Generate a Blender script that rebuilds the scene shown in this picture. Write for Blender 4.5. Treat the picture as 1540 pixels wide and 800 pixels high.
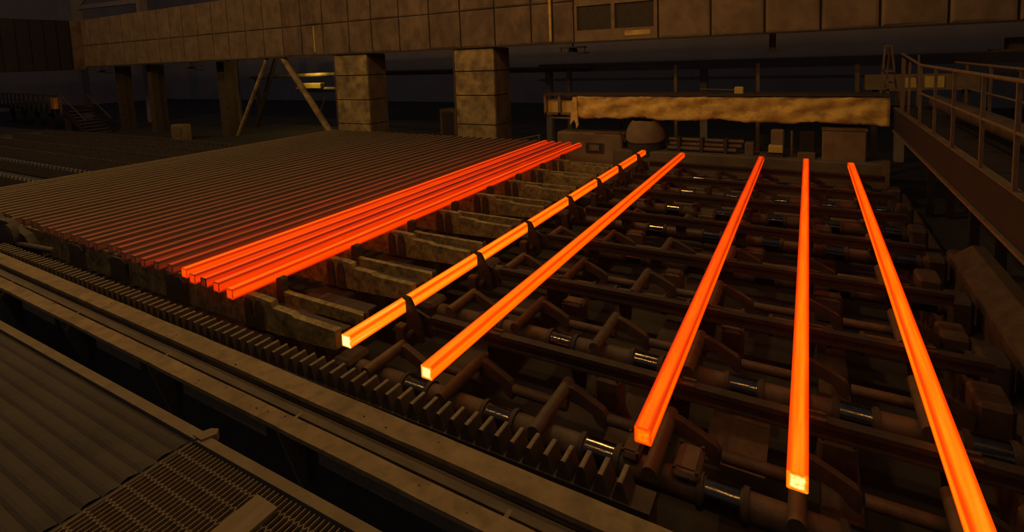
import bpy, math, random
from mathutils import Matrix, Vector
random.seed(7)
for o in list(bpy.data.objects): bpy.data.objects.remove(o)
scene = bpy.context.scene
COL = scene.collection

# ------------------------------------------------------------------ camera
CAMZ = 3.13
yaw, pitch, roll = math.radians(29.58), math.radians(5.32), math.radians(2.10)
w = Vector((-math.sin(yaw), math.cos(yaw), 0)); r = Vector((math.cos(yaw), math.sin(yaw), 0)); d = Vector((0, 0, -1))
w2 = math.cos(pitch) * w + math.sin(pitch) * d
d2 = math.cos(pitch) * d - math.sin(pitch) * w
r3 = math.cos(roll) * r + math.sin(roll) * d2
d3 = math.cos(roll) * d2 - math.sin(roll) * r
cam = bpy.data.cameras.new('camera'); cam.sensor_width = 36; cam.lens = 789.1 / 1540 * 36
cam.shift_y = -(400 - 160.76) / 1540; cam.clip_start = 0.05; cam.clip_end = 400
co = bpy.data.objects.new('camera', cam); COL.objects.link(co)
M = Matrix((r3, -d3, -w2)).transposed().to_4x4(); M.translation = (0, 0, CAMZ)
co.matrix_world = M
scene.camera = co

# ------------------------------------------------------------------ world, lamps, exposure
wd = bpy.data.worlds.new('hall_air'); scene.world = wd; wd.use_nodes = True
wd.node_tree.nodes['Background'].inputs[0].default_value = (0.043, 0.039, 0.042, 1)
wd.node_tree.nodes['Background'].inputs[1].default_value = 1.0
vs = scene.view_settings; vs.view_transform = 'Standard'; vs.look = 'None'; vs.exposure = 0.0; vs.gamma = 1.0; vs.use_curve_mapping = False
SODIUM = (1.0, 0.52, 0.13)
def lamp(loc, watts, rad=0.18, col=SODIUM):
    l = bpy.data.lights.new('unseen_hall_lamp', 'POINT'); l.energy = watts; l.color = col; l.shadow_soft_size = rad
    o = bpy.data.objects.new('unseen_hall_lamp', l); o.location = loc; COL.objects.link(o); return o
for lx in (-13, -10, -7, -4, -1, 2, 5): lamp((lx, 1.5, 10.0), 125)          # lamp row over the near side of the bed
for lx in (-22, -32, -44): lamp((lx, 4.0, 10.0), 800)                       # unseen lamps added down the hall to brighten the left girder
lamp((-5.0, 10.5, 9.5), 620); lamp((-15.0, 10.5, 9.5), 480)                 # lamps over the far side of the bed

# ------------------------------------------------------------------ materials
def nd(t, k, **kw):
    n = t.nodes.new(k)
    for a, b in kw.items(): setattr(n, a, b)
    return n
def mat(name, c1, c2, rough=0.7, metallic=0.0, scale=6.0, bump=0.25, stretch=(1, 1, 1), c3=None, spots=0.62, fine=60.0):
    m = bpy.data.materials.new(name); m.use_nodes = True; t = m.node_tree; L = t.links
    b = t.nodes['Principled BSDF']
    tc = nd(t, 'ShaderNodeTexCoord'); mp = nd(t, 'ShaderNodeMapping'); mp.inputs['Scale'].default_value = stretch
    geo = nd(t, 'ShaderNodeNewGeometry')
    L.new(geo.outputs['Position'], mp.inputs['Vector'])
    n1 = nd(t, 'ShaderNodeTexNoise'); n1.inputs['Scale'].default_value = scale; n1.inputs['Detail'].default_value = 7; n1.inputs['Roughness'].default_value = 0.65
    L.new(mp.outputs[0], n1.inputs['Vector'])
    r1 = nd(t, 'ShaderNodeValToRGB'); r1.color_ramp.elements[0].position = 0.32; r1.color_ramp.elements[1].position = 0.68
    r1.color_ramp.elements[0].color = (*c1, 1); r1.color_ramp.elements[1].color = (*c2, 1)
    L.new(n1.outputs['Fac'], r1.inputs['Fac']); colout = r1.outputs['Color']
    n2 = nd(t, 'ShaderNodeTexNoise'); n2.inputs['Scale'].default_value = fine; n2.inputs['Detail'].default_value = 4
    L.new(mp.outputs[0], n2.inputs['Vector'])
    if c3:
        n3 = nd(t, 'ShaderNodeTexNoise'); n3.inputs['Scale'].default_value = scale * 2.3; n3.inputs['Detail'].default_value = 8
        L.new(mp.outputs[0], n3.inputs['Vector'])
        r3_ = nd(t, 'ShaderNodeValToRGB'); r3_.color_ramp.elements[0].position = spots; r3_.color_ramp.elements[0].position = spots - .14; r3_.color_ramp.elements[1].position = spots + 0.16; r3_.color_ramp.elements[1].color = (.8, .8, .8, 1)
        L.new(n3.outputs['Fac'], r3_.inputs['Fac'])
        mx = nd(t, 'ShaderNodeMix', data_type='RGBA'); L.new(r3_.outputs['Color'], mx.inputs[0]); L.new(colout, mx.inputs[6]); mx.inputs[7].default_value = (*c3, 1)
        colout = mx.outputs[2]
    L.new(colout, b.inputs['Base Color'])
    b.inputs['Roughness'].default_value = rough; b.inputs['Metallic'].default_value = metallic
    if bump:
        ad = nd(t, 'ShaderNodeMath', operation='ADD'); L.new(n1.outputs['Fac'], ad.inputs[0])
        ml = nd(t, 'ShaderNodeMath', operation='MULTIPLY'); L.new(n2.outputs['Fac'], ml.inputs[0]); ml.inputs[1].default_value = 0.35
        L.new(ml.outputs[0], ad.inputs[1])
        bp = nd(t, 'ShaderNodeBump'); bp.inputs['Strength'].default_value = bump; bp.inputs['Distance'].default_value = 0.02
        L.new(ad.outputs[0], bp.inputs['Height']); L.new(bp.outputs[0], b.inputs['Normal'])
    return m
MT = dict(
    rust=mat('rusty_steel', (.045, .034, .028), (.095, .066, .052), .75, scale=5, c3=(.05, .03, .025)),
    dark=mat('sooty_steel', (.028, .024, .024), (.06, .048, .043), .7, scale=5),
    black=mat('blackened_steel', (.02, .014, .013), (.045, .03, .026), .65, scale=9),
    skid=mat('scaled_skid_steel', (.13, .105, .05), (.46, .37, .14), .7, scale=5.5, c3=(.05, .04, .03), spots=.6, fine=90),
    tooth=mat('worn_lit_tooth_steel', (.13, .11, .08), (.24, .20, .14), .6, scale=14),
    polish=mat('polished_steel', (.12, .10, .075), (.22, .18, .14), .17, metallic=1.0, scale=18, bump=.05),
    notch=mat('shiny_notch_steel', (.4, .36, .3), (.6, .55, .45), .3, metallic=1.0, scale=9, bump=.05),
    tube=mat('dusty_tube_steel', (.06, .046, .036), (.115, .085, .065), .6, scale=8),
    strip=mat('dusty_flange_steel', (.19, .145, .085), (.33, .25, .14), .85, scale=3.5, c3=(.13, .10, .055), spots=.6, fine=120),
    groove=mat('shaded_channel_steel', (.06, .05, .04), (.13, .10, .075), .7, scale=6, stretch=(.3, 1, 1)),  # darker than the flanges: shade of the channel put into its colour
    plate=mat('walkway_steel', (.032, .028, .028), (.058, .05, .047), .75, scale=3),
    edge=mat('walkway_edge_steel', (.14, .11, .07), (.21, .165, .10), .8, scale=8),
    grate=mat('expanded_mesh_steel', (.12, .09, .062), (.20, .15, .10), .65, scale=20),
    wood=mat('dusty_board', (.18, .14, .085), (.24, .185, .115), .9, scale=6, stretch=(8, 1, 1)),
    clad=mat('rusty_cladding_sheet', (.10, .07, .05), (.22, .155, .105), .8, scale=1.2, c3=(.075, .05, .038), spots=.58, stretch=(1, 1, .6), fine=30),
    clad2=mat('brown_cladding_sheet', (.15, .105, .07), (.25, .18, .115), .8, scale=.9, c3=(.11, .08, .05), spots=.6, fine=30),
    seam=mat('seam_steel', (.03, .024, .02), (.05, .04, .034), .8, scale=6),
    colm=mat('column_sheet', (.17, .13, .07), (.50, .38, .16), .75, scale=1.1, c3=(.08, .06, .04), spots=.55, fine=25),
    cloth=mat('dusty_canvas', (.46, .34, .10), (.85, .62, .17), .95, scale=1.6, stretch=(1, 1, 1.6), c3=(.26, .185, .07), spots=.6, bump=.4, fine=14),
    brightsheet=mat('yellow_lit_painted_sheet', (.5, .38, .10), (.65, .5, .14), .7, scale=2),  # yellow lamplight put into the colour for the duct end and valve parts
    conc=mat('dirty_concrete', (.09, .075, .06), (.16, .13, .10), .9, scale=1.5),
    floor=mat('sooty_floor', (.026, .0255, .028), (.042, .041, .044), .9, scale=.7),
    wall=mat('dark_hall_wall', (.28, .255, .275), (.35, .32, .34), .9, scale=.4),
    purple=mat('dark_painted_girder', (.013, .0105, .017), (.02, .016, .023), .8, scale=2),
    rail=mat('railing_steel', (.10, .07, .05), (.17, .12, .08), .7, scale=8),
    back=mat('dim_background_steel', (.22, .19, .185), (.30, .26, .25), .8, scale=1.5),
    glass=mat('dark_window_glass', (.006, .006, .006), (.01, .009, .009), .7, scale=1, bump=0),
    orange=mat('orange_box_paint', (.55, .25, .05), (.65, .32, .07), .6, scale=4),
)
def billet_mat():
    m = bpy.data.materials.new('hot_billet_steel'); m.use_nodes = True; t = m.node_tree; L = t.links
    b = t.nodes['Principled BSDF']; b.inputs['Roughness'].default_value = .75
    def mth(op, a, c=None, clamp=False):
        n = nd(t, 'ShaderNodeMath', operation=op); n.use_clamp = clamp
        for i, v in enumerate((a, c)):
            if v is None: continue
            if isinstance(v, (int, float)): n.inputs[i].default_value = v
            else: L.new(v, n.inputs[i])
        return n.outputs[0]
    tc = nd(t, 'ShaderNodeTexCoord'); sp = nd(t, 'ShaderNodeSeparateXYZ'); L.new(tc.outputs['Object'], sp.inputs[0])
    nm = nd(t, 'ShaderNodeSeparateXYZ'); L.new(tc.outputs['Normal'], nm.inputs[0])
    oi = nd(t, 'ShaderNodeObjectInfo'); oc = nd(t, 'ShaderNodeSeparateColor'); L.new(oi.outputs['Color'], oc.inputs[0])
    hw = .07
    a = mth('DIVIDE', mth('ABSOLUTE', sp.outputs[0]), hw); c = mth('DIVIDE', mth('ABSOLUTE', mth('SUBTRACT', sp.outputs[2], hw)), hw)
    mn = mth('MINIMUM', a, c); mxx = mth('MAXIMUM', a, c)
    mr = nd(t, 'ShaderNodeMapRange', interpolation_type='SMOOTHSTEP'); L.new(mn, mr.inputs[0]); mr.inputs[1].default_value = .35; mr.inputs[2].default_value = 1.0
    end = mth('GREATER_THAN', mth('ABSOLUTE', nm.outputs[1]), .5)
    # streaky temperature along the bar
    mp = nd(t, 'ShaderNodeMapping'); mp.inputs['Scale'].default_value = (26, 1.1, 26); L.new(tc.outputs['Object'], mp.inputs['Vector'])
    vr = nd(t, 'ShaderNodeVectorMath', operation='ADD'); L.new(mp.outputs[0], vr.inputs[0])
    cx = nd(t, 'ShaderNodeCombineXYZ'); L.new(mth('MULTIPLY', oi.outputs['Random'], 50.0), cx.inputs[0]); L.new(cx.outputs[0], vr.inputs[1])
    n1 = nd(t, 'ShaderNodeTexNoise'); n1.inputs['Scale'].default_value = 1.0; n1.inputs['Detail'].default_value = 4; L.new(vr.outputs[0], n1.inputs['Vector'])
    n2 = nd(t, 'ShaderNodeTexNoise'); n2.inputs['Scale'].default_value = 42; n2.inputs['Detail'].default_value = 3; L.new(tc.outputs['Object'], n2.inputs['Vector'])
    spk = nd(t, 'ShaderNodeMapRange'); L.new(n2.outputs['Fac'], spk.inputs[0]); spk.inputs[1].default_value = .66; spk.inputs[2].default_value = .74
    ylen = mth('MULTIPLY', sp.outputs[1], -0.0105)
    side = mth('ADD', oc.outputs[0], ylen)
    side = mth('SUBTRACT', side, mth('MULTIPLY', mr.outputs[0], .18))
    side = mth('ADD', side, mth('MULTIPLY', mth('SUBTRACT', n1.outputs['Fac'], .5), .16))
    side = mth('SUBTRACT', side, mth('MULTIPLY', mth('MULTIPLY', spk.outputs[0], mth('SUBTRACT', .98, oc.outputs[0])), .42))
    side = mth('SUBTRACT', side, mth('MULTIPLY', mth('MULTIPLY', mth('ABSOLUTE', nm.outputs[0]), oc.outputs[2]), .07))
    er = nd(t, 'ShaderNodeMapRange', interpolation_type='SMOOTHSTEP'); L.new(mxx, er.inputs[0]); er.inputs[1].default_value = .5; er.inputs[2].default_value = 1.0
    n4 = nd(t, 'ShaderNodeTexNoise'); n4.inputs['Scale'].default_value = 28; L.new(tc.outputs['Object'], n4.inputs['Vector'])
    ends = mth('SUBTRACT', oc.outputs[1], mth('MULTIPLY', er.outputs[0], .16))
    ends = mth('ADD', ends, mth('MULTIPLY', mth('SUBTRACT', n4.outputs['Fac'], .5), .2))
    tm = nd(t, 'ShaderNodeMix', data_type='FLOAT'); L.new(end, tm.inputs[0]); L.new(side, tm.inputs[2]); L.new(ends, tm.inputs[3])
    rp = nd(t, 'ShaderNodeValToRGB'); cr = rp.color_ramp
    stops = [(0, (0, 0, 0)), (.22, (.007, .0014, .0006)), (.36, (.05, .006, .002)), (.46, (.22, .010, .002)), (.54, (.66, .017, .001)), (.62, (.93, .042, .0)),
             (.70, (1.0, .085, .0)), (.79, (1.04, .17, .0)), (.88, (1.08, .36, .008)), (1.0, (2.2, 1.5, .5))]
    cr.elements[0].position = 0; cr.elements[0].color = (0, 0, 0, 1); cr.elements[1].position = 1; cr.elements[1].color = (*[v / 2.2 for v in stops[-1][1]], 1)
    for p, cc in stops[1:-1]:
        e = cr.elements.new(p); e.color = (*[v / 2.2 for v in cc], 1)
    L.new(tm.outputs[0], rp.inputs['Fac'])
    L.new(rp.outputs['Color'], b.inputs['Emission Color']); b.inputs['Emission Strength'].default_value = 2.2
    n3 = nd(t, 'ShaderNodeTexNoise'); n3.inputs['Scale'].default_value = 30; n3.inputs['Detail'].default_value = 6; L.new(tc.outputs['Object'], n3.inputs['Vector'])
    r2 = nd(t, 'ShaderNodeValToRGB'); r2.color_ramp.elements[0].color = (.11, .085, .055, 1); r2.color_ramp.elements[1].color = (.22, .17, .11, 1)
    L.new(n3.outputs['Fac'], r2.inputs['Fac']); 
    bs = nd(t, 'ShaderNodeVectorMath', operation='SCALE'); L.new(r2.outputs['Color'], bs.inputs[0]); L.new(mth('SUBTRACT', 1.0, oc.outputs[0], True), bs.inputs['Scale'])
    L.new(bs.outputs[0], b.inputs['Base Color'])      # hot scale is darker than cold scale
    bp = nd(t, 'ShaderNodeBump'); bp.inputs['Strength'].default_value = .3; bp.inputs['Distance'].default_value = .01; L.new(n3.outputs['Fac'], bp.inputs['Height']); L.new(bp.outputs[0], b.inputs['Normal'])
    return m
MT['billet'] = billet_mat()
MT['glass'].node_tree.nodes['Principled BSDF'].inputs['Specular IOR Level'].default_value = .05

# ------------------------------------------------------------------ mesh builder
class G:
    def __init__(s): s.v = []; s.f = []; s.sm = []
    def add(s, vs, fs, smooth=False):
        n = len(s.v); s.v += [tuple(p) for p in vs]; s.f += [tuple(i + n for i in f) for f in fs]; s.sm += [smooth] * len(fs); return s
    def box(s, x0, x1, y0, y1, z0, z1):
        return s.add([(x0, y0, z0), (x1, y0, z0), (x1, y1, z0), (x0, y1, z0), (x0, y0, z1), (x1, y0, z1), (x1, y1, z1), (x0, y1, z1)],
                     [(3, 2, 1, 0), (4, 5, 6, 7), (0, 1, 5, 4), (1, 2, 6, 5), (2, 3, 7, 6), (3, 0, 4, 7)])
    def bbox(s, x0, x1, y0, y1, z0, z1, b=.02):
        # box with chamfered vertical and top edges
        def ring(i, z): return [(x0 + i, y0 + b, z), (x0 + b, y0 + i, z), (x1 - b, y0 + i, z), (x1 - i, y0 + b, z), (x1 - i, y1 - b, z), (x1 - b, y1 - i, z), (x0 + b, y1 - i, z), (x0 + i, y1 - b, z)]
        vs = ring(0, z0) + ring(0, z1 - b) + ring(b * .8, z1); fs = [tuple(range(7, -1, -1)), tuple(range(16, 24))]
        for k in (0, 8):
            for i in range(8): fs.append((k + i, k + (i + 1) % 8, k + 8 + (i + 1) % 8, k + 8 + i))
        return s.add(vs, fs)
    def cyl(s, p0, p1, r0, n=18, r1=None, caps=True):
        p0, p1 = Vector(p0), Vector(p1); r1 = r0 if r1 is None else r1
        a = (p1 - p0).normalized(); u = a.cross(Vector((0, 0, 1)) if abs(a.z) < .9 else Vector((1, 0, 0))).normalized(); v = a.cross(u)
        A = [p0 + r0 * (math.cos(2 * math.pi * i / n) * u + math.sin(2 * math.pi * i / n) * v) for i in range(n)]
        B = [p1 + r1 * (math.cos(2 * math.pi * i / n) * u + math.sin(2 * math.pi * i / n) * v) for i in range(n)]
        s.add(A + B, [(i, (i + 1) % n, n + (i + 1) % n, n + i) for i in range(n)], True)
        if caps: s.add(A, [tuple(range(n - 1, -1, -1))]); s.add(B, [tuple(range(n))])
        return s
    def tube(s, p0, p1, r0, ri, n=18):
        s.cyl(p0, p1, r0, n, caps=False); p0, p1 = Vector(p0), Vector(p1)
        a = (p1 - p0).normalized(); q = p0 + a * .12; s.cyl(q, p0, ri, n, caps=False)
        k = G().cyl(p0, p1, r0, n, caps=False).v[:n]; j = G().cyl(p0, p1, ri, n, caps=False).v[:n]
        s.add(k + j, [(i, n + i, n + (i + 1) % n, (i + 1) % n) for i in range(n)])
        e = G().cyl(p0, p1, r0, n, caps=False).v[n:]; s.add(e, [tuple(range(n))])
        z = G().cyl(q, p1, ri, n, caps=False).v[:n]; s.add(z, [tuple(range(n - 1, -1, -1))]); return s
    def prism(s, poly, axis, a, b):
        f = {'y': lambda p, t: (p[0], t, p[1]), 'x': lambda p, t: (t, p[0], p[1]), 'z': lambda p, t: (p[0], p[1], t)}[axis]
        n = len(poly); vs = [f(p, a) for p in poly] + [f(p, b) for p in poly]
        return s.add(vs, [tuple(range(n)), tuple(range(2 * n - 1, n - 1, -1))] + [(i, n + i, n + (i + 1) % n, (i + 1) % n) for i in range(n)])
    def bar(s, p0, p1, w_, h):
        p0, p1 = Vector(p0), Vector(p1); a = (p1 - p0).normalized(); up = Vector((0, 0, 1)) if abs(a.z) < .95 else Vector((0, 1, 0))
        u = a.cross(up).normalized() * w_ / 2; v = u.cross(a).normalized() * h / 2
        q = [p + i * u + j * v for p in (p0, p1) for i, j in ((-1, -1), (1, -1), (1, 1), (-1, 1))]
        return s.add(q, [(3, 2, 1, 0), (4, 5, 6, 7), (0, 1, 5, 4), (1, 2, 6, 5), (2, 3, 7, 6), (3, 0, 4, 7)])
    def mesh(s, name, mt, off=(0, 0, 0)):
        me = bpy.data.meshes.new(name); me.from_pydata([(p[0] - off[0], p[1] - off[1], p[2] - off[2]) for p in s.v], [], s.f)
        me.polygons.foreach_set('use_smooth', s.sm); me.materials.append(MT[mt] if isinstance(mt, str) else mt)
        import bmesh
        bm = bmesh.new(); bm.from_mesh(me); bmesh.ops.recalc_face_normals(bm, faces=bm.faces[:]); bm.to_mesh(me); bm.free(); me.update(); return me
    def build(s, name, mt, parent=None, label=None, cat=None, group=None, kind=None):
        if parent is not None: off = tuple(WLOC[parent.name])
        else:
            xs, ys, zs = zip(*s.v); off = ((min(xs) + max(xs)) / 2, (min(ys) + max(ys)) / 2, min(zs))
        o = bpy.data.objects.new(name, s.mesh(name, mt, off)); COL.objects.link(o)
        if parent is not None: o.parent = parent; WLOC[o.name] = Vector(off)
        else: o.location = off; WLOC[o.name] = Vector(off)
        return tag(o, label, cat, group, kind)
WLOC = {}
def tag(o, label=None, cat=None, group=None, kind=None):
    for k, v in (('label', label), ('category', cat), ('group', group), ('kind', kind)):
        if v: o[k] = v
    return o
def thing(name, label, cat, loc, group=None, kind=None):
    o = bpy.data.objects.new(name, None); COL.objects.link(o); o.location = loc; o.empty_display_size = .1; WLOC[o.name] = Vector(loc)
    return tag(o, label, cat, group, kind)
def inst(name, me, loc, parent=None):
    o = bpy.data.objects.new(name, me); COL.objects.link(o)
    if parent is not None: o.parent = parent; o.location = Vector(loc) - WLOC[parent.name]
    else: o.location = loc
    WLOC[o.name] = Vector(loc); return o
ORD = 'first second third fourth fifth sixth seventh eighth ninth tenth eleventh twelfth thirteenth fourteenth fifteenth sixteenth seventeenth eighteenth nineteenth twentieth twenty-first twenty-second twenty-third twenty-fourth twenty-fifth twenty-sixth twenty-seventh twenty-eighth twenty-ninth thirtieth thirty-first thirty-second thirty-third thirty-fourth thirty-fifth thirty-sixth thirty-seventh thirty-eighth'.split()

# ------------------------------------------------------------------ the setting
FZ = -1.3
G().box(-90, 14, -6, 46, FZ - .3, FZ).build('floor', 'floor', kind='structure', label='dark sooty floor of the mill hall')
G().box(-90, 14, 45.4, 46, FZ, 45).build('wall_back', 'wall', kind='structure', label='dark far wall of the mill hall')
G().box(13.4, 14, -6, 45.4, FZ, 45).build('wall_right', 'wall', kind='structure', label='dark side wall of the mill hall')
G().box(-90, -89.4, -6, 45.4, FZ, 45).build('wall_left', 'wall', kind='structure', label='dark distant end wall of the mill hall')
# far concrete ledge closing the roller pit
G().bbox(-5.7, 1.85, 16.75, 17.9, FZ, -.04, .04).build('trim_1', 'conc', kind='structure', label='concrete ledge at the far end of the roller bed')

# ------------------------------------------------------------------ billets
BL = 12.08
def billet_mesh():
    h, b, be = .07, .010, .005
    oc = [(-h + b, 0), (h - b, 0), (h, b), (h, 2 * h - b), (h - b, 2 * h), (-h + b, 2 * h), (-h, 2 * h - b), (-h, b)]
    vs = []; fs = []; n = 8
    rings = [(0, .93), (be, 1.0), (BL - be, 1.0), (BL, .93)]
    for y, sc in rings: vs += [(x * sc, y, h + (z - h) * sc) for x, z in oc]
    for k in range(3):
        for i in range(n): fs.append((k * n + i, k * n + (i + 1) % n, (k + 1) * n + (i + 1) % n, (k + 1) * n + i))
    fs += [tuple(range(n - 1, -1, -1)), tuple(range(3 * n, 4 * n))]
    return G().add(vs, fs).mesh('steel_billet', 'billet')
BM = billet_mesh()
def billet(x, y, z, temp, endt, label, group=None, rz=0.0):
    o = inst('steel_billet', BM, (x, y, z)); o.color = (temp, endt, 1 if z > .1 else 0, 1); o.rotation_euler.z = rz
    return tag(o, label, 'billet', group)
LG = 'loose glowing billets on the roller bed'
billet(-4.425, 3.88, 0, .875, 1.04, 'yellow-orange glowing billet with a white-hot end, held by the dark hooks', LG)
billet(-3.245, 3.81, 0, .815, .97, 'orange glowing billet with a yellow end, right beside the hooked billet', LG)
billet(-1.12, 3.90, 0, .75, .80, 'orange-red glowing billet with a scratched orange end, middle of the five loose ones', LG)
billet(-.03, 3.94, 0, .815, .95, 'upright-looking orange glowing billet with a blotchy yellow end, second from the right', LG)
billet(.975, 3.72, 0, .835, .9, 'glowing billet furthest right, its near end cut off by the frame', LG)
SZ = .13
hotx = [-6.54, -6.92, -7.23, -7.52, -7.85]
hott = [.75, .69, .65, .69, .75]; hote = [.66, .60, .40, .62, .70]
hoty = [3.88, 3.93, 3.94, 3.95, 4.02]
hl = ['bright orange-red billet at the right-hand edge of the stacked row', 'glowing red billet second from the right edge of the stacked row',
      'glowing red billet with a dark end, third from the right edge of the row', 'glowing red billet fourth from the right edge of the stacked row', 'bright orange-red billet fifth from the right, next to the dark billets']
for i in range(5): billet(hotx[i], hoty[i], SZ, hott[i], hote[i], hl[i], 'glowing billets of the stacked row')
NST = 32
for i in range(NST):
    x = -8.20 - i * .3235 + random.uniform(-.03, .03)
    f = i / (NST - 1)
    tmp = .475 * (1 - f) ** .40 + random.uniform(-.02, .02) * (1 - f) + (.03 if i in (0, 2) else 0)
    if i in (4, 7): tmp -= .04
    adj = 'dull red' if i < 7 else 'rust-brown' if i < 18 else 'grey-brown cold'
    billet(x, 4.0 + .004 * i + random.uniform(-.05, .05), SZ, max(tmp, .02), max(tmp - .1, 0), '%s billet, %s to the left of the five glowing stacked ones' % (adj, ORD[i]), 'cooling billets of the stacked row')

# ------------------------------------------------------------------ cooling bed under the stack
NB = 8
for i in range(NB):
    yP = 4.08 + 1.385 * i; where = 'at the end nearest the camera' if i == 0 else '%s from the near end of the stack' % ORD[i]
    t = thing('bed_beam', 'deep rust-stained bed beam under the stacked billets, %s' % where, 'beam', (-8, yP, -.3), 'deep bed beams')
    prof = [(-18.7, -.3), (-6.0, -.3), (-5.2, -.27), (-4.83, -.24), (-4.83, -.01), (-5.55, -.0), (-5.62, .03), (-5.98, .04), (-6.0, .11), (-6.22, .125), (-18.7, .128)]
    G().prism(prof, 'y', yP, yP + .10).build('web_plate', 'skid', t)
    G().box(-6.0, -4.80, yP + .10, yP + .22, -.07, -.035).build('flange_plate', 'dark', t)
    for k in range(2):
        xx = -6.3 - .22 * k
        G().prism([(xx, -.3), (xx + .16, -.3), (xx + .13, .02 + .04 * k), (xx + .09, .10), (xx + .03, .10), (xx, .0)], 'y', yP - .03, yP).build('stiffener', 'rust', t)
    if i == 0:
        for xx in (-8.4, -10.1, -11.6):
            G().prism([(xx, -.3), (xx + .5, -.3), (xx + .5, .03), (xx + .38, .10), (xx + .1, .10), (xx, .05)], 'y', yP - .05, yP).build('stiffener', 'rust', t)
    yQ = 4.5 + 1.38 * i
    t = thing('skid_rail', 'slim skid rail with a rounded stop beside the stack, %s' % ('nearest the camera' if i == 0 else '%s from the camera' % ORD[i]), 'rail', (-5.6, yQ, -.2), 'slim skid rails')
    G().prism([(-18.6, -.16), (-4.84, -.15), (-4.80, -.10), (-4.80, -.01), (-4.86, 0), (-6.2, .005), (-6.36, .02), (-6.5, .11), (-18.6, .125)], 'y', yQ, yQ + .08).build('rail_bar', 'skid', t)
    st = [(-6.44, -.14)]
    for k in range(9):
        a = math.pi * (1 - k / 8.0); st.append((-6.375 + .065 * math.cos(a), .165 + .045 * math.sin(a)))
    st += [(-6.30, -.14)]
    G().prism(st, 'y', yQ - .01, yQ + .09).build('stop_finger', 'rust', t)
    G().prism([(-4.80, -.10), (-4.765, -.10), (-4.765, .03), (-4.80, .03)], 'y', yQ + .01, yQ + .07).build('end_lip', 'rust', t)
    G().box(-6.3, -5.3, yQ + .42, yQ + .74, -.34, -.30).build('base_plate', 'dark', t)
t = thing('bed_sill', 'long dark sill running along the foot of the stacked billets', 'beam', (-6.1, 9.5, FZ))
G().bbox(-6.65, -6.0, 3.9, 15.6, FZ, -.345, .03).build('sill', 'dark', t)
G().box(-18.4, -17.9, 3.9, 15.6, FZ, -.345).build('sill', 'dark', t)

# ------------------------------------------------------------------ transfer hooks and rails
HY = [4.78, 6.41, 8.06, 9.9, 11.62, 13.22, 14.95]
XS = [-4.25, -3.22, -2.15, -1.09, -.03, .98]          # strand lines
for i, y in enumerate(HY):
    wh = 'nearest the camera' if i == 0 else 'furthest from the camera' if i == 6 else '%s from the camera' % ORD[i]
    t = thing('transfer_hook', 'black hook finger gripping the yellow-orange billet, %s' % wh, 'hook', (-4.25, y, -.55), 'hook fingers along the hooked billet')
    G().prism([(-4.40, .195), (-4.385, .215), (-4.30, .205), (-4.265, .16), (-4.20, .03), (-4.12, -.14), (-4.10, -.34), (-4.34, -.34), (-4.345, .165)], 'y', y, y + .05).build('finger', 'black', t)
    G().prism([(-4.27, .02), (-4.06, -.05), (-4.02, -.30), (-4.27, -.30)], 'y', y + .09, y + .13).build('cheek_plate', 'black', t)
    G().bbox(-4.50, -4.36, y - .06, y + .06, -.55, -.16, .015).build('foot_block', 'rust', t)
    G().cyl((-4.25, y - .09, -.22), (-4.25, y + .17, -.22), .035, 12).build('pivot_pin', 'rust', t)
    t = thing('transfer_rail', 'dark cross rail under the loose billets, level with the hook %s' % wh, 'rail', (-1.2, y + .1, -.4), 'cross rails under the loose billets')
    G().box(-4.0, 1.62, y + .05, y + .15, -.05, -.004).build('rail_head', 'black', t)
    G().box(-4.0, 1.62, y + .08, y + .12, -.13, -.05).build('rail_web', 'black', t)
    G().box(-4.0, 1.62, y + .04, y + .16, -.15, -.13).build('rail_foot', 'black', t)
    for k, x in enumerate(XS[1:]):
        if i < 4: G().prism([(x - .05, -.15), (x - .02, -.38), (x + .12, -.42), (x + .15, -.15)], 'y', y + .16, y + .19).build('gusset', 'black', t)
        if k not in (1,):
            for q in (0, .09): G().box(x + .07, x + .20, y + .045 + q, y + .075 + q, -.004, .012).build('wear_pad', 'rust', t)

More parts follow.
